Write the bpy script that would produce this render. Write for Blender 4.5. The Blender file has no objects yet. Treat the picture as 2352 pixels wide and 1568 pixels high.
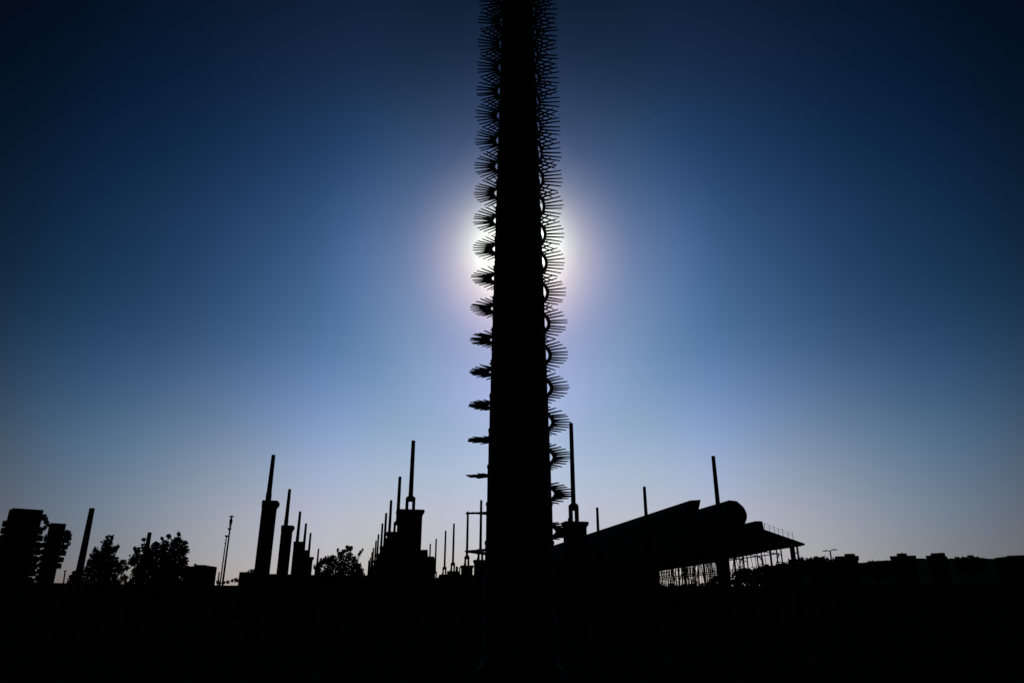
import bpy, bmesh, math, random
from mathutils import Vector, Matrix
rnd = random.Random(7)
S = bpy.context.scene
R = math.radians

# ------------------------------------------------------------------ camera
PITCH = R(20.6); EYE = 1.6; FOC = 1655.0
cam = bpy.data.objects.new('camera', bpy.data.cameras.new('camera'))
S.collection.objects.link(cam); S.camera = cam
cam.data.lens = FOC / 2352 * 36; cam.data.sensor_width = 36
cam.data.clip_start = .1; cam.data.clip_end = 20000
cam.location = (0, 0, EYE); cam.rotation_euler = (R(90) + PITCH, 0, 0)

# ------------------------------------------------------------------ sky, sun, exposure
SUN_EL, SUN_AZ = R(28.3), R(0.55)
SUN = Vector((math.sin(SUN_AZ) * math.cos(SUN_EL), math.cos(SUN_AZ) * math.cos(SUN_EL), math.sin(SUN_EL)))
W = bpy.data.worlds.new('World'); S.world = W; W.use_nodes = True
nt = W.node_tree; N = nt.nodes; LK = nt.links
sky = N.new('ShaderNodeTexSky'); sky.sky_type = 'NISHITA'; sky.sun_disc = False
sky.sun_elevation = SUN_EL; sky.sun_rotation = SUN_AZ
sky.air_density = 1; sky.dust_density = 1; sky.ozone_density = 3
tc = N.new('ShaderNodeTexCoord')
nrm = N.new('ShaderNodeVectorMath'); nrm.operation = 'NORMALIZE'; LK.new(tc.outputs['Generated'], nrm.inputs[0])
dot = N.new('ShaderNodeVectorMath'); dot.operation = 'DOT_PRODUCT'; dot.inputs[1].default_value = SUN
LK.new(nrm.outputs[0], dot.inputs[0])
def mth(op, a, b=None):
    m = N.new('ShaderNodeMath'); m.operation = op; m.use_clamp = False
    for i, v in enumerate((a, b)):
        if v is None: continue
        if isinstance(v, (int, float)): m.inputs[i].default_value = v
        else: LK.new(v, m.inputs[i])
    return m.outputs[0]
gam = mth('MULTIPLY', mth('ARCCOSINE', mth('MINIMUM', dot.outputs['Value'], .999999)), 1 / R(60))
sep = N.new('ShaderNodeSeparateXYZ'); LK.new(nrm.outputs[0], sep.inputs[0])
ele = mth('MULTIPLY', mth('ARCSINE', sep.outputs['Z']), 1 / R(60))
# clear, deep blue sky: how fast it darkens away from the sun (G), above the horizon haze (E) and sideways (Z), in degrees
G = [(0, 1.0, .33, .2), (3.0, .33, .094, .061), (5.0, .1576, .043, .0359), (7.0, .0850, .027, .0291), (9.0, .0495, .0203, .025), (12.0, .0310, .0166, .0216), (16.0, .0172, .0123, .0162), (21.0, .0118, .0094, .0129), (27.0, .0079, .0069, .009), (34.0, .005, .0049, .0066), (42.0, .0033, .0029, .0039), (52.0, .0020, .0016, .002), (60, .0013, .0011, .0013)]
E = [(0.0, 1.0, 1.0, 1.0), (3.0, .9619, .9776, .9193), (6.0, .9253, .9556, .8452), (10.0, .6488, .8209, .7416), (15.0, .2954, .5024, .5417), (21.0, .1004, .2611, .3233), (28.0, .0516, .1634, .2321), (36.0, .0272, .0965, .1491), (44.0, .0250, .0691, .0997), (52.0, .024, .064, .088)]
Z = [(0.0, .58, .69, .72), (5.0, .5555, .6748, .705), (10.0, .6493, .7679, .7644), (16.0, .8491, .9254, .9875), (24.0, 1.0, 1.0, 1.0), (32.0, .8831, .9462, .973), (42.0, .7513, .6679, .5687), (60, .5, .45, .4)]
azi = mth('MULTIPLY', mth('ABSOLUTE', mth('SUBTRACT', mth('ARCTAN2', sep.outputs['X'], sep.outputs['Y']), SUN_AZ)), 1 / R(60))
def smooth(stops, xs):                    # monotone cubic through the stops, in log values
    X = [q[0] for q in stops]; out = []
    for c in (1, 2, 3):
        Y = [math.log(q[c]) for q in stops]; n = len(X); d = [(Y[i + 1] - Y[i]) / (X[i + 1] - X[i]) for i in range(n - 1)]
        m = [d[0]] + [0 if d[i - 1] * d[i] <= 0 else 2 * d[i - 1] * d[i] / (d[i - 1] + d[i]) for i in range(1, n - 1)] + [0]
        col_ = []
        for x in xs:
            i = max(k for k in range(n - 1) if X[k] <= x or k == 0); h = X[i + 1] - X[i]; t = (x - X[i]) / h
            col_.append(math.exp((2*t**3 - 3*t*t + 1) * Y[i] + (t**3 - 2*t*t + t) * h * m[i] + (3*t*t - 2*t**3) * Y[i + 1] + (t**3 - t*t) * h * m[i + 1]))
        out.append(col_)
    return [(x, *v) for x, v in zip(xs, zip(*out))]
XS_G = [0, 1, 2, 3, 4, 5, 6, 7, 8, 9, 10, 11, 12, 13.5, 15, 16.5, 18, 20, 22, 24, 26, 28, 30.5, 33, 36, 39, 42, 46, 50, 55, 60]
XS_E = [i * 52 / 30 for i in range(31)]
XS_Z = [i * 2 for i in range(31)]
def ramp(stops, fac, xs):
    stops = smooth(stops, xs)
    r = N.new('ShaderNodeValToRGB'); cr = r.color_ramp; cr.interpolation = 'LINEAR'
    while len(cr.elements) < len(stops): cr.elements.new(.5)
    for el, q in zip(cr.elements, stops): el.position = q[0] / 60
    for el, (d, a, b, c) in zip(cr.elements, stops): el.color = (a, b, c, 1)
    LK.new(fac, r.inputs[0]); return r.outputs[0]
def vmul(a, b):
    m = N.new('ShaderNodeVectorMath'); m.operation = 'MULTIPLY'; LK.new(a, m.inputs[0])
    if isinstance(b, tuple): m.inputs[1].default_value = b
    else: LK.new(b, m.inputs[1])
    return m.outputs[0]
K = 312.08 * .96 * 2 ** 2.9
LK.new(vmul(vmul(vmul(vmul(sky.outputs[0], ramp(G, gam, XS_G)), ramp(E, ele, XS_E)), ramp(Z, azi, XS_Z)), (K, K, K)), N['Background'].inputs[0])
N['Background'].inputs[1].default_value = .1
sl = bpy.data.lights.new('sun', 'SUN'); sl.energy = 2.0; sl.angle = R(.53); sl.color = (1, .95, .88)
so = bpy.data.objects.new('sun', sl); S.collection.objects.link(so)
so.rotation_euler = SUN.to_track_quat('Z', 'Y').to_euler(); so.location = (0, 0, 60)
S.view_settings.view_transform = 'Standard'; S.view_settings.look = 'None'
S.view_settings.exposure = -5.2; S.view_settings.gamma = 1
S.render.film_transparent = False

# ------------------------------------------------------------------ helpers
CP, SP = math.cos(PITCH), math.sin(PITCH)
def ray(px, py):
    u = (784 - py) / FOC
    return ((px - 1176) / FOC, CP - u * SP, SP + u * CP)
def at(px, py, d):                       # survey: a sight line from the tripod taken to a known distance on the ground
    x, y, z = ray(px, py); h = math.hypot(x, y)
    return Vector((x / h * d, y / h * d, EYE + z / h * d))
def scale_at(px, py, d):                 # metres per pixel of the survey picture at that distance
    x, y, z = ray(px, py); return d / math.hypot(x, y) / FOC
def terrain(d):
    t = min(max((d - 190) / 90, 0), 1); return 10.4 * t * t * (3 - 2 * t)

def mat(name, col, rough=.9, spec=.1, metal=0, scale=6, var=.25, bump=.15):
    m = bpy.data.materials.new(name); m.use_nodes = True; n = m.node_tree.nodes; l = m.node_tree.links
    b = n['Principled BSDF']; b.inputs['Roughness'].default_value = rough
    b.inputs['Specular IOR Level'].default_value = spec; b.inputs['Metallic'].default_value = metal
    t = n.new('ShaderNodeTexCoord'); nz = n.new('ShaderNodeTexNoise'); nz.inputs['Scale'].default_value = scale
    nz.inputs['Detail'].default_value = 6; l.new(t.outputs['Object'], nz.inputs['Vector'])
    r = n.new('ShaderNodeValToRGB')
    r.color_ramp.elements[0].color = tuple(v * (1 - var) for v in col) + (1,)
    r.color_ramp.elements[1].color = tuple(v * (1 + var) for v in col) + (1,)
    r.color_ramp.elements[0].position = .3; r.color_ramp.elements[1].position = .7
    l.new(nz.outputs['Fac'], r.inputs[0]); l.new(r.outputs[0], b.inputs['Base Color'])
    bp = n.new('ShaderNodeBump'); bp.inputs['Strength'].default_value = bump; bp.inputs['Distance'].default_value = .03
    l.new(nz.outputs['Fac'], bp.inputs['Height']); l.new(bp.outputs[0], b.inputs['Normal'])
    return m
M = dict(
    paving=mat('dark_paving', (.026, .025, .024), 1, 0, 0, .8, .3),
    stone=mat('weathered_stone', (.055, .053, .05), .95, 0, 0, 3, .2),
    concrete=mat('grey_concrete', (.09, .09, .09), .95, .05, 0, 2, .2),
    steel=mat('dark_painted_steel', (.06, .06, .065), .8, .1, 0, 4, .2),
    mast=mat('mast_steel', (.08, .08, .08), .85, .1, 0, 2, .2),
    spike=mat('spike_steel', (.06, .06, .06), .85, .1, 0, 8, .2),
    roof=mat('roof_sheet', (.05, .05, .052), .95, .03, 0, 1, .2),
    leaf=mat('foliage', (.05, .075, .03), .9, .05, 0, 1.5, .35),
    bark=mat('bark', (.07, .055, .045), .95, .05, 0, 9, .3),
    hill=mat('hill_scrub', (.06, .065, .05), 1, 0, 0, .01, .3),
    facade=mat('apartment_facade', (.1, .09, .085), .95, .05, 0, .4, .15))

class MB:
    def __init__(s): s.bm = bmesh.new()
    def box(s, x0, x1, y0, y1, z0, z1, tf=None):
        v = [s.bm.verts.new((x, y, z)) for z in (z0, z1) for x, y in ((x0, y0), (x1, y0), (x1, y1), (x0, y1))]
        for f in ((3, 2, 1, 0), (4, 5, 6, 7), (0, 1, 5, 4), (1, 2, 6, 5), (2, 3, 7, 6), (3, 0, 4, 7)):
            s.bm.faces.new([v[i] for i in f])
        if tf:
            for q in v: q.co = tf @ q.co
        return s
    def tube(s, pts, rads, n=10, cap=True):
        pts = [Vector(p) for p in pts]; rings = []
        for i, p in enumerate(pts):
            d = (pts[min(i + 1, len(pts) - 1)] - pts[max(i - 1, 0)]).normalized()
            a = d.cross(Vector((0, 0, 1)) if abs(d.z) < .9 else Vector((1, 0, 0))).normalized(); b = d.cross(a)
            rings.append([s.bm.verts.new(p + (a * math.cos(k * math.tau / n) + b * math.sin(k * math.tau / n)) * rads[i]) for k in range(n)])
        for q, w in zip(rings, rings[1:]):
            for k in range(n): s.bm.faces.new((q[k], q[(k + 1) % n], w[(k + 1) % n], w[k]))
        if cap: s.bm.faces.new(rings[0][::-1]); s.bm.faces.new(rings[-1])
        return s
    def loft(s, rings, cap=True):
        rr = [[s.bm.verts.new(p) for p in r] for r in rings]; n = len(rr[0])
        for q, w in zip(rr, rr[1:]):
            for k in range(n): s.bm.faces.new((q[k], q[(k + 1) % n], w[(k + 1) % n], w[k]))
        if cap: s.bm.faces.new(rr[0][::-1]); s.bm.faces.new(rr[-1])
        return s
    def lathe(s, prof, n=32, c=(0, 0)):
        return s.loft([[(c[0] + r * math.cos(k * math.tau / n), c[1] + r * math.sin(k * math.tau / n), z) for k in range(n)] for r, z in prof])
    def mesh(s, name, m, smooth=False):
        me = bpy.data.meshes.new(name); bmesh.ops.recalc_face_normals(s.bm, faces=s.bm.faces[:])
        s.bm.to_mesh(me); s.bm.free(); me.materials.append(m)
        if smooth:
            for p in me.polygons: p.use_smooth = True
        return me
    def build(s, name, m, parent=None, smooth=False): return link(name, s.mesh(name, m, smooth), parent)
def link(name, data, parent=None):
    o = bpy.data.objects.new(name, data); S.collection.objects.link(o)
    if parent: o.parent = parent
    return o
def tag(o, label, cat, group=None, kind=None):
    if label: o['label'] = label
    if cat: o['category'] = cat
    if group: o['group'] = group
    if kind: o['kind'] = kind
    return o
def thing(name, label, cat, loc=(0, 0, 0), rz=0, group=None):
    o = link(name, None); o.location = loc; o.rotation_euler = (0, 0, rz); return tag(o, label, cat, group, 'thing')
def copy_tree(o, parent=None):
    c = o.copy(); S.collection.objects.link(c); c.parent = parent
    for ch in list(o.children): copy_tree(ch, c)
    return c
AV = R(-11.9)                             # the avenue runs this far left of the view
AX = Vector((math.sin(AV), math.cos(AV), 0)); LX = Vector((math.cos(AV), -math.sin(AV), 0))

# ------------------------------------------------------------------ ground and hills
b = MB(); rs = [0, 3, 8, 15, 25, 40, 60, 90, 130, 190, 205, 220, 235, 250, 265, 280, 350, 500, 900, 1600, 3000, 6000]; n = 96
c0 = b.bm.verts.new((0, 0, 0)); prev = None
for r in rs[1:]:
    ring = [b.bm.verts.new((r * math.sin(k * math.tau / n), r * math.cos(k * math.tau / n), terrain(r))) for k in range(n)]
    for k in range(n):
        j = (k + 1) % n
        if prev: b.bm.faces.new((prev[k], prev[j], ring[j], ring[k]))
        else: b.bm.faces.new((c0, ring[j], ring[k]))
    prev = ring
tag(b.build('ground', M['paving'], None, True), None, None, None, 'structure')

hill_top = [(1750, 1300), (1830, 1292), (1900, 1292), (1985, 1291), (2015, 1287.5), (2046, 1285.5), (2110, 1281), (2150, 1283.5), (2180, 1281.5), (2215, 1281), (2240, 1280), (2290, 1283), (2360, 1284), (2460, 1283), (2600, 1290), (2900, 1310)]
b = MB(); rings = []
for i in range(len(hill_top) - 1):
    (x0, y0), (x1, y1) = hill_top[i], hill_top[i + 1]
    m = 6
    for k in range(m):
        t = k / m; px, py = x0 + (x1 - x0) * t, y0 + (y1 - y0) * t + rnd.uniform(-.7, .7)
        p = at(px, py, 2500); h = p.z; dr = Vector((p.x, p.y, 0)).normalized()
        rings.append([dr * d + Vector((0, 0, z)) for d, z in ((1500, 8), (1800, 10.4 + (h - 10) * .25), (2150, 10 + (h - 10) * .62), (2400, 10 + (h - 10) * .93), (2500, h), (2700, h * .9), (3300, h * .4), (4200, 8))])
vs = [[b.bm.verts.new(p) for p in r] for r in rings]
for q, w in zip(vs, vs[1:]):
    for k in range(len(q) - 1): b.bm.faces.new((q[k], q[k + 1], w[k + 1], w[k]))
tag(b.build('hills', M['hill'], None, True), None, None, None, 'structure')

# ------------------------------------------------------------------ the spiked column
D = 20.0; CX = .2
def col_r(z): h = z - EYE; return max(.0453 * D - .01975 * (h - .085 * D), .2)
col = thing('spiked_column', 'tall tapering dark column wound with a spiral of long spikes, hiding the sun', 'column', (CX, D, 0))
TOP = EYE + 1.75 * D
prof = []
z = .35; k = 0
while z < TOP:
    r = col_r(z)
    prof += [(r, z), (r - .002, z + .9), (r + .012, z + .93), (r + .012, z + .99)]
    z += 1.02
prof += [(col_r(TOP), TOP + .2), (.12, TOP + 1.2), (.03, TOP + 3)]
MB().lathe(prof, 56).build('shaft', M['mast'], col)
MB().lathe([(1.1, -.05), (1.08, .28), (.98, .42), (.9, .43)], 56).build('plinth', M['mast'], col)
PIT = .0503 * D; Z0 = EYE + .1015 * D
def hz(th): return Z0 - PIT * th / math.tau           # one turn counter-clockwise descends one pitch
def rib(z):                                            # inner and outer radius of the spiral band
    ri = col_r(z) + .0038 * D; t = min(max((z - 3) / 14, 0), 1)
    return ri, ri + .0056 * D * (1 - t) + .0042 * D * t
ZLO, ZHI = 2.35, EYE + 1.42 * D
b = MB(); steps = 40; t0 = -(ZHI - Z0) / PIT; t1 = (Z0 - ZLO) / PIT
rings = []
for i in range(int((t1 - t0) * steps) + 1):
    th = (t0 + i / steps) * math.tau; z = hz(th); ri, ro = rib(z)
    c, s = math.cos(th), math.sin(th)
    rings.append([(ri * c, ri * s, z - .022), (ro * c, ro * s, z - .022), (ro * c, ro * s, z + .022), (ri * c, ri * s, z + .022)])
b.loft(rings)
for i in range(int((t1 - t0) * 2)):                    # stays that carry the band, front and back
    th = (math.ceil(t0 * 2) + i + .5) / 2 * math.tau; z = hz(th); ri, ro = rib(z)
    if z < ZLO + .1: continue
    b.tube([(col_r(z) * .97 * math.cos(th), col_r(z) * .97 * math.sin(th), z), ((ri + .03) * math.cos(th), (ri + .03) * math.sin(th), z)], [.02, .02], 6)
band = b.build('spiral_band', M['steel'], col)
NSP = 42; spikes = []
for i in range(int((t1 - t0) * NSP)):
    th = (t0 + (i + .5) / NSP) * math.tau + rnd.uniform(-.018, .018); z = hz(th); ri, ro = rib(z)
    q = min(max((z - 5) / 20, 0), 1)
    rt = D * (.0731 - .0030 * q) + rnd.uniform(-.03, .022)
    spikes.append((th, z, ri + .05, rt, rnd.uniform(-.022, .022), rnd.uniform(-.028, .028)))
def add_spike(b, sp):
    th, z, r0, r1, dz, da = sp; c, s = math.cos(th), math.sin(th); c2, s2 = math.cos(th + da), math.sin(th + da)
    rm = r0 + .12; g = 1 + .35 * min(max((z - 12) / 12, 0), 1)
    b.tube([(r0 * c, r0 * s, z), (rm * c, rm * s, z), (r1 * c2, r1 * s2, z + dz)], [.030 * g, .029 * g, .0150 * g], 6)
side = [sp for sp in spikes if sp[1] > EYE + .095 * D and abs(math.cos(sp[0])) > .45]
side.sort(key=lambda s: s[1]); near = set(id(s) for s in side[:100])
bulk = MB()
for sp in spikes:
    if id(sp) in near:
        q = MB(); add_spike(q, sp); q.build('spike', M['spike'], band)
    else: add_spike(bulk, sp)
tag(bulk.build('spikes', M['spike'], band), None, None, None, 'stuff')

# ------------------------------------------------------------------ lighting pillars in rows along the avenue
def rect(x0, x1, y0, y1, z, ch=.06):
    return [(x0 + ch, y0, z), (x1 - ch, y0, z), (x1, y0 + ch, z), (x1, y1 - ch, z), (x1 - ch, y1, z), (x0 + ch, y1, z), (x0, y1 - ch, z), (x0, y0 + ch, z)]
def pillar_proto(name, capz, top, fork_h, fork_w, gap, sw=1.68, sd=.98, r0=.165, r1=.14, lit=False):
    root = link(name, None); hw, hd = sw / 2, sd / 2
    MB().loft([rect(-hw, hw, -hd, hd, -.05), rect(-hw, hw, -hd, hd, capz - .46)]).build('shaft', M['stone'], root)
    rs = []
    for o, z in ((.0, -.46), (.03, -.38), (.09, -.28), (.125, -.22), (.14, -.14), (.14, -.07), (.12, -.02), (.08, 0)):
        rs.append(rect(-hw - o, hw + o, -hd - o, hd + .015, capz + z))
    MB().loft(rs).build('cap', M['stone'], root)
    py = hd - .30                                     # the mast stands towards the back of the shaft
    z0 = capz + fork_h * .62
    w = fork_w / 2
    pr = [(-w, z0), (w, z0), (w, capz + fork_h * .88), (r0 * 1.05, capz + fork_h), (-r0 * 1.05, capz + fork_h), (-w, capz + fork_h * .88)]
    collar = MB().loft([[(x, py - .15, z) for x, z in pr], [(x, py + .15, z) for x, z in pr]]).build('collar', M['steel'], root)
    for sgn in (-1, 1):
        xi, xo = gap / 2, fork_w / 2
        x0, x1 = sorted((sgn * xi, sgn * xo))
        MB().box(x0, x1, py - .15, py + .15, capz, capz + fork_h * .62).build('prong', M['steel'], collar)
    MB().tube([(0, py, capz + fork_h - .01), (0, py, top)], [r0, r1], 20).build('mast', M['steel'], root)
    if lit: MB().box(-fork_w / 2 - .09, -fork_w / 2, py - .1, py + .1, capz, capz + .3).build('lamp_box', M['steel'], collar)
    return root
used = {}
def place_pillar(proto, H, px, py, rz, label, group):
    x, y, z = ray(px, py); h = math.hypot(x, y); d = H / (z / h)
    p = Vector((x / h * d, y / h * d, 0))
    o = proto if proto.name not in used else copy_tree(proto)
    used[proto.name] = 1
    o.location = p; o.rotation_euler = (0, 0, rz)
    # the mast is off the shaft's middle: put the mast on the surveyed line
    off = Matrix.Rotation(rz, 3, 'Z') @ Vector((0, o['mast_y'], 0)); o.location = p - off
    return tag(o, label, 'lighting pillar', group, 'thing')
ORD = ['nearest', 'second nearest', 'third nearest', 'fourth nearest', 'fifth nearest', 'sixth nearest', 'seventh nearest', 'eighth nearest', 'ninth nearest', 'tenth nearest', 'eleventh nearest']
pA = pillar_proto('lighting_pillar', 8.4, EYE + 9.86, .55, .6, .25, sw=.95, sd=.86, r0=.16, r1=.125)
pB = pillar_proto('lighting_pillar', 8.4, EYE + 11.85, 1.02, .68, .27)
pC = pillar_proto('lighting_pillar', 8.0, EYE + 14.1, 1.42, .72, .22, sw=1.58, r0=.18, r1=.155, lit=True)
pD = pillar_proto('lighting_pillar', 8.0, EYE + 11.1, 1.0, .5, .2, sw=.7, sd=.72)
pZ = pillar_proto('lighting_pillar', 2.6, EYE + 5.75, .8, .62, .25, sw=1.2, sd=.8, r0=.2, r1=.145)
for p in (pA, pB, pC, pD, pZ): p['mast_y'] = .19
pZ['mast_y'] = .1; pA['mast_y'] = .86 / 2 - .30; pD['mast_y'] = .06
GRP = 'lighting pillars along the avenue'
A = [(628.3, 1044.4), (665.5, 1122.7), (689.6, 1174), (703.1, 1201.3), (713.6, 1223), (731.8, 1259.2)]
for i, (x, y) in enumerate(A):
    place_pillar(pA, 9.86, x, y, AV * -1 + R(90), 'stone pillar with thin mast at its edge, %s in row beside twin lamp posts' % ORD[i], GRP)
B = [(949.6, 1011.7), (918.8, 1094.3), (898.6, 1148.2), (887.2, 1177.5), (878.6, 1201.5), (869.5, 1226.4), (863.9, 1241), (857.9, 1257.4), (854.8, 1267.2), (850.6, 1279.7), (847.3, 1286.3)]
for i, (x, y) in enumerate(B):
    place_pillar(pB, 11.85, x, y, -AV, 'stone pillar with forked mast, %s in the dense row left of the spiked column' % ORD[i], GRP)
C = [(1311.6, 971.6), (1105.3, 1148), (1074.7, 1174.3), (1042.8, 1201.6), (1023.7, 1218.1), (1002, 1236.6), (988.5, 1248.1)]
CL = ['stone pillar with the tallest forked mast, just right of the spiked column', 'forked mast pillar touching the left edge of the spiked column', 'forked mast pillar second to the left of the spiked column, crossed by a spike fan',
      'thin forked mast pillar third to the left of the spiked column', 'thin forked mast pillar fourth to the left of the spiked column', 'very thin far mast just right of the stepped building', 'shortest far mast rising over the stepped building']
for (x, y), l in zip(C, CL): place_pillar(pC, 14.1, x, y, -AV, l, GRP)
for (x, y), l in zip([(1638, 1047), (1479.8, 1117.1), (1371.6, 1164.9)], ['mast rising in front of the drum end of the big roof', 'mast rising halfway along the sloping roof edge', 'short mast rising at the low left end of the sloping roof edge']):
    place_pillar(pD, 11.1, x, y, -AV - R(90), l, GRP)
for (x, y), l in zip([(211.7, 1166.6), (344, 1222)], ['thick leaning-looking mast between apartment blocks and the tree', 'mast whose tip sticks out of the left side of the round tree']):
    place_pillar(pZ, 5.75, x, y, -AV, l, GRP)

# ------------------------------------------------------------------ the long roofed stand on the right
a0 = 115.0
st = thing('roofed_stand', 'long dark stand with sloping roof, drum end and open trestle columns', 'building')
def av_pt(px, py, a):                     # where a sight line meets the upright plane at distance a along the avenue -> (lateral, height)
    x, y, z = ray(px, py); d = Vector((x, y, 0)); t = a / d.dot(AX)
    return (d.dot(LX) * t, EYE + z * t)
def av(a, l, z): return AX * a + LX * l + Vector((0, 0, z))
def extrude(px_prof, a, a1, name, m, parent=st, grow=0):
    pr = [av_pt(x, y, a) for x, y in px_prof]
    return MB().loft([[av(a, l, z) for l, z in pr], [av(a1, l, z) for l, z in pr]]).build(name, m, parent)
FAR = 330
extrude([(1578, 1265), (1579, 1165), (1585, 1148.5), (1609.5, 1147), (1600, 1195), (1605, 1265)], a0, FAR, 'main_roof', M['roof'])
import math as _m
arc = [(1692, 1150), (1700, 1156.5), (1707, 1163), (1712, 1170.5), (1715.3, 1179), (1716, 1187), (1714, 1195), (1710, 1202.5), (1703, 1209), (1697, 1212)]
extrude([(1666, 1275), (1669, 1165), (1675, 1148)] + arc + [(1696, 1272)], a0 + .6, FAR - 4, 'drum_roof', M['roof'])
extrude([(1684, 1240), (1700, 1209.5), (1708, 1207), (1716, 1202.5), (1726, 1201), (1735, 1196), (1749, 1196), (1751.5, 1198), (1755, 1214), (1758, 1240)], a0 + 1.2, a0 + 30, 'parapet_box', M['concrete'])
extrude([(1650, 1236), (1706, 1208), (1758, 1216), (1848.5, 1247.5), (1849, 1251), (1838, 1254), (1650, 1272)], a0 + 1.8, FAR - 8, 'canopy', M['roof'])
# railing along the canopy edge
r_ = MB(); ps = [(1757, 1215), (1768, 1218.5), (1779, 1222.5), (1789, 1226), (1799, 1229.5), (1811, 1233.8), (1822, 1237.8)]
tops = []
for i, (x, y) in enumerate(ps):
    l, z = av_pt(x, y, a0 + 2.4); hgt = .95 if i % 2 else 1.15
    p0 = av(a0 + 2.4, l, z - .15); p1 = av(a0 + 2.4, l, z + hgt); r_.tube([p0, p1], [.04, .035], 6)
    tops.append(av(a0 + 2.4, l, z + .95))
for p, q in zip(tops, tops[1:]): r_.tube([p, q], [.022, .022], 5); r_.tube([p - Vector((0, 0, .45)), q - Vector((0, 0, .45))], [.015, .015], 5)
r_.build('railing', M['steel'], st)
r_ = MB(); tops = []
for x, y in [(1700, 1209), (1706, 1208), (1712, 1206)]:
    l, z = av_pt(x, y, a0 + .9); r_.tube([av(a0 + .9, l, z - .3), av(a0 + .9, l, z + .75)], [.04, .04], 6); tops.append(av(a0 + .9, l, z + .7))
for p, q in zip(tops, tops[1:]): r_.tube([p, q], [.03, .03], 5)
r_.build('railing', M['steel'], st)
# trestle columns: outer and inner line under the canopy
lo, zo = av_pt(1838, 1253, a0 + 2); li, zi = av_pt(1700, 1266, a0 + 2); zi = zo
def trestle(a, l, w, ztop, br=True, along=False):
    b = MB(); u = AX if along else LX; c = av(a, l, 0)
    for s in (-1, 1): b.tube([c + u * (s * w / 2), c + u * (s * w / 2) + Vector((0, 0, ztop))], [.12, .12], 6)
    n = max(4, int(ztop / 1.25))
    for i in range(n + 1):
        z = ztop * i / n; b.tube([c - u * w / 2 + Vector((0, 0, z)), c + u * w / 2 + Vector((0, 0, z))], [.07, .07], 5)
    return b.build('trestle_column', M['steel'], st)
def solid_post(a, l, w, ztop, lean=0):
    c = av(a, l, 0); t = Matrix.Translation(c) @ Matrix.Rotation(-AV, 4, 'Z')
    b = MB(); b.tube([c + LX * lean, c + Vector((0, 0, ztop))], [w / 2, w / 2], 8); return b.build('post', M['steel'], st)
solid_post(a0 + 2.6, lo - .25, .36, zo + .1, .0)
b = MB(); lw = av_pt(1819, 1255, a0 + 4)[0]; t = Matrix.Translation(av(a0 + 4, lw, 0)) @ Matrix.Rotation(-AV, 4, 'Z')
b.box(-.34, .34, -.25, .25, -.1, zo + .5, t).build('post', M['concrete'], st)
k = 0; a = a0 + 7
while a < 215:
    trestle(a, lo - 1.2, .9, zo + .1); k += 1
    if k % 2: solid_post(a + 3.2, lo - 1.0, .4, zo + .1)
    a += 6.8
k = 0; a = a0 + 6
while a < 150:
    trestle(a, li + 3, .8, zo + .1)
    if k % 2: solid_post(a + 3.4, li + 3, .55, zo + .1)
    k += 1; a += 7.2
b = MB()                                   # X bracing and tie beams
a = a0 + 7; k = 0
while a < 205:
    for z in (zo - .9, zo - 3.2): b.tube([av(a, lo - 1.2, z), av(a + 6.8, lo - 1.2, z)], [.1, .1], 5)
    if k % 3 != 1:
        b.tube([av(a, lo - 1.2, 2.5), av(a + 6.8, lo - 1.2, zo - .9)], [.09, .09], 5); b.tube([av(a + 6.8, lo - 1.2, 2.5), av(a, lo - 1.2, zo - .9)], [.09, .09], 5)
    b.tube([av(a, lo - 1.2, zo - 1), av(a + 2.5, (lo + li) / 2, zo - .1)], [.08, .08], 5)
    a += 6.8; k += 1
a = a0 + 6; k = 0
while a < 150:
    for z in (zo - .8, zo - 3.6): b.tube([av(a, li + 3, z), av(a + 7.2, li + 3, z)], [.09, .09], 5)
    b.tube([av(a, li + 3, 3), av(a + 3.6, li + 3, zo - .8)], [.08, .08], 5); b.tube([av(a + 7.2, li + 3, 3), av(a + 3.6, li + 3, zo - .8)], [.08, .08], 5)
    a += 7.2; k += 1
b.tube([av(a0 + 2.6, lo - .25, zo - 1.1), av(a0 + 4, lw, zo - 1.1)], [.1, .1], 5)
b.build('bracing', M['steel'], st)
b = MB(); r7 = random.Random(17)
a = a0 + 8
while a < 200:
    l = li + 3 + (lo - li - 5) * r7.random()
    if a > a0 + 22 or r7.random() < .4:
        b.tube([av(a, l, 0), av(a + r7.uniform(-1.2, 1.2), l, zo)], [.06, .06], 5)
        if r7.random() < .75: b.tube([av(a, l, 2.5), av(a + r7.choice((-1, 1)) * r7.uniform(1.5, 3.5), l, zo)], [.06, .06], 5)
        if r7.random() < .3:
            z = r7.uniform(zo - 4, zo - 1); b.tube([av(a, l, z), av(a + 6, l, z)], [.06, .06], 5)
    a += .75 if a > a0 + 22 else 1.5
for z in (4.2, 5.6): b.tube([av(a0 + 24, li + 3, z), av(210, li + 3, z)], [.16, .16], 6)
for _ in range(190):
    a = r7.uniform(a0 + 20, 205); l = r7.uniform(li + 4, lo - 2); z = r7.uniform(3.5, zo - 2)
    b.tube([av(a, l, z), av(a + r7.uniform(-1.6, 1.6), l + r7.uniform(-.8, .8), z + r7.uniform(1.5, 4))], [.04, .03], 4)
b.build('scaffold', M['steel'], st)
q = [av(a0 + 12, lo - .9, zo + .2), av(a0 + 12, lo - .5, zo + .2), av(a0 + 12, lo - .5, zo - .25), av(a0 + 12, lo - .9, zo - .25)]
w = [av(FAR - 9, lo - .9, zo + .2), av(FAR - 9, lo - .5, zo + .2), av(FAR - 9, lo - .5, zo - 2.2), av(FAR - 9, lo - .9, zo - 2.2)]
m_ = [av(a0 + 42, lo - .9, zo + .2), av(a0 + 42, lo - .5, zo + .2), av(a0 + 42, lo - .5, zo - .95), av(a0 + 42, lo - .9, zo - .95)]
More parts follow.
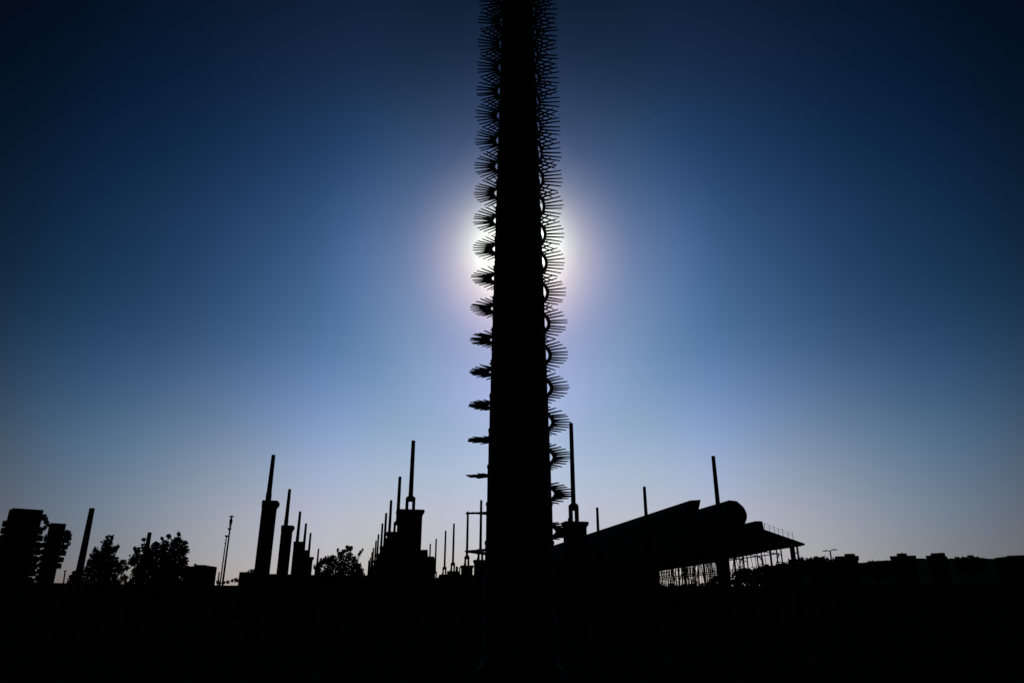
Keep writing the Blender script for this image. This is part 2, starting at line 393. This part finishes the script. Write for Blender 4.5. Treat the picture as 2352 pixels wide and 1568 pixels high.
MB().loft([q, m_, w]).build('eave_beam', M['concrete'], st)
pr = [av(157, li - 26, 0), av(157, li + 2, 0), av(FAR - 10, li + 2, 0), av(FAR - 10, li - 26, 0)]
MB().loft([pr, [p + Vector((0, 0, zo + .3)) for p in pr]]).build('hall_wall', M['concrete'], st)

# ------------------------------------------------------------------ foliage
def leaf_cloud(b, c, rad, count, size, r):
    for _ in range(count):
        d = Vector((r.gauss(0, 1), r.gauss(0, 1), r.gauss(0, 1))).normalized() * (r.random() ** .45)
        p = c + Vector((d.x * rad[0], d.y * rad[1], d.z * rad[2]))
        s = size * r.uniform(.6, 1.25)
        u = Vector((r.gauss(0, 1), r.gauss(0, 1), r.gauss(0, 1))).normalized(); w = u.cross(Vector((r.gauss(0, 1), r.gauss(0, 1), r.gauss(0, 1)))).normalized()
        m = u.cross(w) * s * .15
        v = [b.bm.verts.new(q) for q in (p - u * s * .55, p + w * s * .4 + m - u * s * .1, p + u * s * .6, p - w * s * .4 + m - u * s * .1)]
        b.bm.faces.new((v[0], v[1], v[2])); b.bm.faces.new((v[0], v[2], v[3]))
def tree(name, label, cat, clumps, d, leaf, dens, trunk_px, group=None, seed=1, stems=True):
    """clumps: (px, py, radius in px) surveyed at distance d; each gets its own depth"""
    r = random.Random(seed); base = at(trunk_px, 1345, d); base.z = terrain(d) - .05
    if not stems: base = at(trunk_px, max(c[1] + c[2] * .7 for c in clumps), d)
    root = thing(name, label, cat, base, 0, group)
    b = MB(); tk = MB(); to = Vector((base.x, base.y, 0)).normalized()
    hmax = 0; cs = []
    for px, py, pr in clumps:
        dd = d + r.uniform(-1, 1) * pr * scale_at(px, py, d) * 1.2
        s = scale_at(px, py, dd); c = at(px, py, dd) - base; rad = pr * s
        cs.append((c, rad)); hmax = max(hmax, c.z)
        leaf_cloud(b, c, (rad, rad * 1.1, rad), int(dens * (8 if leaf < .3 else 5) * (rad / leaf) ** 2) + 6, leaf, r)
        for _ in range(int(3 + rad / leaf * 1.2)):           # loose leaves and sprigs round the edge
            v = Vector((r.gauss(0, 1), r.gauss(0, 1), r.gauss(0, 1))).normalized() * rad * r.uniform(.95, 1.2)
            leaf_cloud(b, c + v, (leaf * .5,) * 3, 3, leaf * .8, r)
    th = hmax * .62; tr = max(.05, hmax * .022)
    tk.tube([(0, 0, 0), (.02 * hmax, 0, th * .5), (0, .02 * hmax, th), (0.03, 0, th * 1.25)], [tr, tr * .8, tr * .55, tr * .2], 8)
    for c, rad in cs:
        z0 = min(max(c.z * .55, .2), th); tk.tube([(0, 0, z0), tuple(c * .6 + Vector((0, 0, .25 * z0))), tuple(c)], [tr * .4, tr * .25, tr * .08], 5)
    b.build('crown', M['leaf'], root); tk.build('trunk', M['bark'], root)
    return root
tree('broadleaf_tree', 'loose broadleaf tree between the thick mast and the round tree, two leafy tips on top', 'tree',
     [(219, 1262, 6), (217, 1275, 9), (231, 1270, 7), (228, 1284, 12), (213, 1290, 13), (246, 1246, 11), (248, 1232, 4), (257, 1233, 4), (243, 1256, 11), (250, 1268, 15), (262, 1262, 8), (269, 1256, 5), (237, 1290, 17), (255, 1292, 18), (205, 1310, 16), (225, 1315, 18), (250, 1320, 20), (270, 1296, 8), (282, 1292, 8), (290, 1303, 7), (275, 1310, 10), (285, 1326, 7), (200, 1335, 18), (262, 1340, 16), (290, 1345, 12), (230, 1345, 18), (250, 1360, 22), (210, 1360, 20)],
     55, .17, 4.2, 240, 'broadleaf trees on the left', 3)
tree('broadleaf_tree', 'dense rounded broadleaf tree left of the low flat building', 'tree',
     [(333, 1255, 9), (330, 1238, 4), (358, 1252, 8), (380, 1250, 10), (387, 1232, 5), (373, 1236, 3), (410, 1226, 4.5), (408, 1240, 8), (400, 1248, 10), (420, 1247, 8), (428, 1257, 3), (431, 1264, 4), (424, 1266, 7), (417, 1262, 12), (316, 1265, 8), (310, 1258, 4), (310, 1280, 10), (304, 1290, 9), (345, 1272, 20), (372, 1272, 20), (400, 1272, 20), (420, 1285, 12), (328, 1290, 20), (355, 1300, 24), (390, 1300, 24), (415, 1306, 18), (428, 1312, 9), (320, 1318, 20), (312, 1335, 14), (350, 1330, 26), (385, 1332, 26), (415, 1335, 22), (352, 1365, 30), (400, 1365, 28), (321, 1355, 16)],
     58, .18, 4.6, 368, 'broadleaf trees on the left', 5)
tree('broadleaf_tree', 'low spreading leafy tree between the two left rows of pillars, a lone twig sticking out', 'tree',
     [(776, 1262, 3.5), (789, 1266, 6), (783, 1276, 10), (800, 1262, 6), (807, 1258, 4), (797, 1255, 3), (802, 1276, 10), (765, 1283, 10), (752, 1285, 10), (742, 1288, 8), (735, 1296, 8), (728, 1302, 8), (760, 1300, 17), (788, 1296, 18), (812, 1288, 10), (822, 1297, 7), (826, 1310, 9), (810, 1310, 17), (832, 1322, 8), (838, 1332, 8), (750, 1320, 18), (780, 1322, 20), (820, 1330, 14), (734, 1325, 14), (720, 1335, 12), (760, 1345, 22), (800, 1348, 22), (835, 1348, 14), (825, 1272, 3), (829, 1266, 3), (833, 1262, 2.2)],
     70, .2, 4.4, 785, 'broadleaf trees on the left', 9)
tree('shrub', 'dark shrub at the foot of the thick mast beside the apartment blocks', 'shrub',
     [(172, 1318, 8), (166, 1326, 7), (180, 1316, 9), (161, 1336, 6), (185, 1328, 12), (172, 1338, 12), (165, 1348, 10), (185, 1350, 14)], 52, .17, 4.5, 176, None, 11)
tree('shrub', 'low shrubs on the roof terrace beside the first broad pillar', 'shrub', [(578, 1311, 4.5), (585, 1309, 4), (571, 1313, 3), (590, 1312, 4)], 195, .35, 4.5, 580, None, 12)
tree('shrub', 'small rounded bush beside the low block right of the twin lamp posts', 'shrub', [(541, 1331, 4.5), (534, 1333, 3), (547, 1332, 4), (523, 1336, 4), (514, 1337, 3), (502, 1336, 5)], 150, .4, 4.5, 530, None, 13)
# greenery under and beside the stand
def bushes(name, label, xs, ytop, r0, d, leaf, seed, extra=()):
    r = random.Random(seed); cl = list(extra)
    x = xs[0]
    while x < xs[1]:
        t = (x - xs[0]) / (xs[1] - xs[0]); i = min(int(t * (len(ytop) - 1)), len(ytop) - 2); q = t * (len(ytop) - 1) - i
        y = ytop[i] * (1 - q) + ytop[i + 1] * q + r.uniform(-1.5, 2.5); rr = r0 * r.uniform(.7, 1.25)
        cl.append((x, y + rr, rr)); cl.append((x + r.uniform(-3, 3), y + rr * 2.6, rr * 1.5)); cl.append((x, y + rr * 5, rr * 2))
        x += rr * 1.1
    return tree(name, label, 'shrub', cl, d, leaf, 3.2, (xs[0] + xs[1]) / 2, 'dark tree belts on the right', seed)
bushes('hedge', 'ragged dark hedge below the open columns of the stand', (1690, 1842), (1311, 1304, 1308, 1296, 1299, 1293, 1284, 1279), 6, 100, .4, 21)
bushes('hedge', 'low dark hedge below the lattice columns at the left of the stand', (1418, 1650), (1330, 1336, 1338, 1343, 1341, 1344, 1339, 1318), 6, 102, .4, 22)
bushes('hedge', 'tree belt between the stand and the double arm street lamp', (1836, 1922), (1285, 1283, 1278, 1275, 1281, 1284), 6, 210, .6, 23)
for i, (x0, x1, ys, lab) in enumerate([(1985, 2052, (1292, 1288, 1289, 1287), 'dark tree clump between the first and second right-hand flat roofs'),
                                       (2196, 2262, (1279, 1278.5, 1276, 1277, 1281), 'dark tree clump right of the third flat roofed block')]):
    bushes('tree_clump', lab, (x0, x1), ys, 4.5, 480, 1.3, 30 + i)

# ------------------------------------------------------------------ apartment blocks far left
def apartment(label, d, cx, ytop, wpx, base_d, left, right, pent, seed):
    s = scale_at(cx, ytop, d); top = at(cx, ytop, d); az = math.atan2(top.x, top.y); zb = terrain(d) - .2
    root = thing('apartment_block', label, 'building', (top.x, top.y, zb), -az, 'apartment blocks at the left edge'); H = top.z - zb; w = wpx * s / 2
    b = MB(); b.box(-w, w, -2, 9, 0, H)
    b.build('wall', M['facade'], root)
    p = MB(); p.box(-w + pent[0] * s, w - pent[1] * s, -1.6, 6, H - .05, H + pent[2] * s); p.box(-w * .3, -w * .22, 0, 1, H, H + (pent[2] + 1.3) * s); p.build('penthouse', M['facade'], root)
    r = random.Random(seed); fl = 3.05
    for sgn, lst in ((-1, left), (1, right)):
        for k, ext in enumerate(lst):
            if not ext: continue
            z1 = H - lst[0] * s - (k - 1) * fl
            if k == 0: continue
            x0, x1 = sorted((sgn * w, sgn * (w + ext * s)))
            q = MB(); q.box(x0, x1, -1.8, 3.6, z1 - 2.1, z1); x2, x3 = sorted((sgn * (w + .1), sgn * (w + ext * s * r.uniform(.3, .8)))); q.box(x2, x3, -1.2, 3, z1 - .1, z1 + r.uniform(.3, 1.1))
            q.build('balcony', M['facade'], root)
    return root, s
apartment('taller dark apartment block with stacked balconies at the left edge', 400, 61, 1172, 66, 0,
          [26] + [7, 7, 7, 7, 7, 6, 6, 6, 6, 6, 6, 6], [8] + [7, 0, 8, 11, 12, 13, 13, 13, 13, 13, 13, 13, 13, 13], (5, 0, 3), 4)
apartment('narrower apartment block with rounded balconies, left of the thick mast', 430, 133, 1203, 33, 0,
          [0] + [0, 0, 5, 5, 5, 5, 5, 5, 5, 5, 5, 5], [16] + [12, 13, 13, 12, 10, 8, 0, 0, 0, 4, 0, 4, 4], (2, 0, 1.2), 6)
tree('roof_plant', 'leafy plants on the top balcony between the apartment blocks', 'plant', [(104, 1185, 3), (105, 1191, 4), (103, 1200, 4.5), (109, 1200, 3), (111, 1206, 3), (101, 1212, 6)], 399, 1.2, 3.5, 104, None, 41, False)
tree('roof_plant', 'leafy plants on the right balconies of the narrower apartment block', 'plant', [(157, 1222, 4), (161, 1228, 4), (160, 1236, 4), (158, 1250, 4)], 428, 1.2, 3.5, 159, None, 42, False)

# ------------------------------------------------------------------ low buildings
def low_building(label, d, outline, depth, m='concrete', name='low_building', roofbits=(), slabs=()):
    x0 = outline[0][0]; x1 = outline[-1][0]; cx = (x0 + x1) / 2; o = at(cx, outline[0][1], d); az = math.atan2(o.x, o.y)
    root = thing(name, label, 'building', (o.x, o.y, 0), -az, 'flat roofed blocks on the right skyline' if slabs else 'low dark buildings behind the pillars'); zb = terrain(d) - .5
    def loc(px, py):
        x, y, z = ray(px, py); dr = Vector((x, y, 0)); nv = Vector((math.sin(az), math.cos(az), 0)); t = d / dr.dot(nv)
        q = dr * t; rt = Vector((math.cos(az), -math.sin(az), 0)); return q.dot(rt), EYE + z * t
    p = [loc(*q) for q in outline]; pr = [(p[0][0], zb)] + p + [(p[-1][0], zb)]
    MB().loft([[(x, 0, z) for x, z in pr], [(x, depth, z) for x, z in pr]]).build('wall', M[m], root)
    for a, bq, yb in roofbits:                      # (x0, x1, ytop) boxes on the roof
        l0, zt = loc(a, yb); l1, _ = loc(bq, yb); zl = min(q[1] for q in p) - .3
        MB().box(l0, l1, depth * .2, depth * .7, zl, zt).build('roof_house', M[m], root)
    for a, bq, y0, y1 in slabs:                     # overhanging roof slabs
        l0, zt = loc(a, y0); l1, _ = loc(bq, y0); _, zl = loc(a, y1)
        MB().box(l0, l1, -1.2, depth + 1.2, zl, zt).build('roof_slab', M['roof'], root)
    return root
low_building('long low flat building between the round tree and the twin lamp posts', 250, [(428, 1301), (440, 1299.5), (470, 1297), (497, 1300.8), (498.5, 1302)], 14, roofbits=[(446, 452, 1292.5), (452, 474, 1295)])
low_building('low block beside the first broad pillar', 200, [(550, 1312.7), (592, 1312.7), (600, 1314)], 18)
low_building('long low wall building seen between the pillars left of the spiked column', 260, [(598, 1317), (640, 1317.2), (700, 1319), (860, 1321)], 16)
low_building('stepped dark building behind the dense pillar row', 240, [(930, 1260), (964, 1262.5), (970, 1261.6), (980, 1261.5), (982.5, 1262), (983, 1277), (996, 1277), (998, 1279), (999, 1290), (999.5, 1325)], 22, roofbits=[(981, 982.4, 1259)])
low_building('low dark building right of the stepped building, behind thin masts', 285, [(998, 1327), (1007, 1325), (1008, 1320.8), (1017, 1319.5), (1026, 1318), (1028, 1313), (1036, 1312.5), (1056, 1313.5), (1058, 1319), (1130, 1320)], 20, roofbits=[(1046.5, 1051.8, 1298.5), (1054.5, 1057, 1300)])
R1 = low_building('flat roofed block with overhanging slab beside the double arm street lamp', 500, [(1920, 1281), (1970, 1279.5)], 24, roofbits=[(1946, 1950, 1269.5), (1952, 1956, 1270)], slabs=[(1917, 1972.5, 1277.2, 1282), (1939, 1963.5, 1271.5, 1277)])
low_building('wide flat roofed block standing second from the street lamp', 540, [(2048, 1281), (2102, 1280)], 24, roofbits=[(2062, 2067, 1269), (2069, 2074, 1267.5), (2076, 2081, 1269)], slabs=[(2043.5, 2104, 1276.7, 1281), (2059, 2083, 1271, 1277)])
low_building('flat roofed block with roof clutter standing third from the street lamp', 580, [(2130, 1280), (2176, 1277)], 24, roofbits=[(2157, 2160, 1267.5), (2161, 2165, 1267), (2166.5, 2168.5, 1268)], slabs=[(2126, 2172, 1275.5, 1280), (2137, 2170, 1270, 1276)])
low_building('long low flat roof at the right edge', 620, [(2283, 1281.2), (2290, 1279.6), (2310, 1277.5), (2375, 1276.5), (2420, 1277)], 26, slabs=[(2312, 2420, 1275.6, 1278)])

# ------------------------------------------------------------------ lamps
def lamp(label, px, py, d, kind, group=None):
    t = at(px, py, d); root = thing('lamp_post', label, 'street lamp', (t.x, t.y, terrain(d)), -math.atan2(t.x, t.y), group); h = t.z - terrain(d); s = scale_at(px, py, d)
    if kind == 'mushroom':
        MB().tube([(0, 0, 0), (0, 0, h * .5), (0, 0, h - 29 * s)], [2.6 * s, 2.2 * s, 1.7 * s], 10).build('pole', M['steel'], root)
        lan = MB().lathe([(1.7 * s, h - 29 * s), (2.4 * s, h - 20 * s), (3.3 * s, h - 15 * s), (3.5 * s, h - 11 * s), (2 * s, h - 6 * s), (1.3 * s, h - 4 * s)], 14).build('lantern', M['steel'], root, True)
        MB().lathe([(1.2 * s, h - 4.2 * s), (4.6 * s, h - 3.4 * s), (5.4 * s, h - 2.4 * s), (4 * s, h - .8 * s), (1.2 * s, h)], 16).build('lamp_hood', M['steel'], lan, True)
        MB().loft([[(-6 * s, y, h - 28 * s), (3.2 * s, y, h - 28 * s), (3.2 * s, y, h - 30.5 * s), (0, y, h - 33 * s), (-2 * s, y, h - 33 * s)] for y in (-1.5 * s, 1.5 * s)]).build('bracket', M['steel'], root)
    elif kind == 'flat':
        MB().tube([(0, 0, 0), (0, 0, h * .5), (0, 0, h - 2 * s)], [2 * s, 1.6 * s, 1.2 * s], 10).build('pole', M['steel'], root)
        MB().loft([[(-4.5 * s, y, h), (4.2 * s, y, h), (4.2 * s, y, h - 2.5 * s), (1 * s, y, h - 4 * s), (-1 * s, y, h - 4 * s), (-4 * s, y, h - 1.5 * s)] for y in (-2 * s, 2 * s)]).build('lamp_head', M['steel'], root)
        MB().box(-2.2 * s, 0, -s, s, h - 19 * s, h - 16 * s).build('control_box', M['steel'], root)
    elif kind == 'short':
        MB().tube([(0, 0, 0), (0, 0, h)], [1.5 * s, 1.5 * s], 8).build('pole', M['steel'], root)
        MB().tube([(0, 0, h - .3 * s), (0, 0, h + .8 * s)], [2.1 * s, 2.0 * s], 8).build('cap', M['steel'], root)
    else:
        MB().tube([(0, 0, 0), (0, 0, h)], [2.2 * s, 1.6 * s], 10).build('pole', M['steel'], root)
        for sg, up in ((-1, -1), (1, 2)):
            MB().tube([(0, 0, h - .5 * s), (sg * 4 * s, 0, h + 1.2 * s + up * .4 * s), (sg * 10 * s, 0, h + 1.4 * s + up * .7 * s), (sg * 16.5 * s, 0, h + .3 * s + up * .8 * s)], [1.0 * s, .9 * s, 1.4 * s, .5 * s], 8).build('lamp_arm', M['steel'], root)
    return root
lamp('taller twin lamp post with mushroom hood and side bracket', 532.2, 1183.5, 82, 'mushroom')
lamp('thinner twin lamp post with small flat head, left of the hooded one', 520.5, 1228.6, 90, 'flat')
lamp('stubby short post at the foot of the twin lamp posts', 503.5, 1314.5, 95, 'short')
lamp('double arm street lamp with wing shaped arms right of the stand', 1906.5, 1264.5, 150, 'double')
# thin post leaning beside the narrower apartment block
p0, p1 = at(152.5, 1345, 70), at(149.6, 1311, 70); p0.z = 0
q = thing('thin_post', 'very thin post beside the foot of the narrower apartment block', 'post', (p0.x, p0.y, 0))
MB().tube([(0, 0, 0), tuple(p1 - Vector((p0.x, p0.y, 0)))], [.06, .05], 6).build('pole', M['steel'], q)
MB().tube([tuple(p1 - Vector((p0.x, p0.y, .02))), tuple(p1 - Vector((p0.x, p0.y, -.06)))], [.09, .07], 6).build('cap', M['steel'], q)
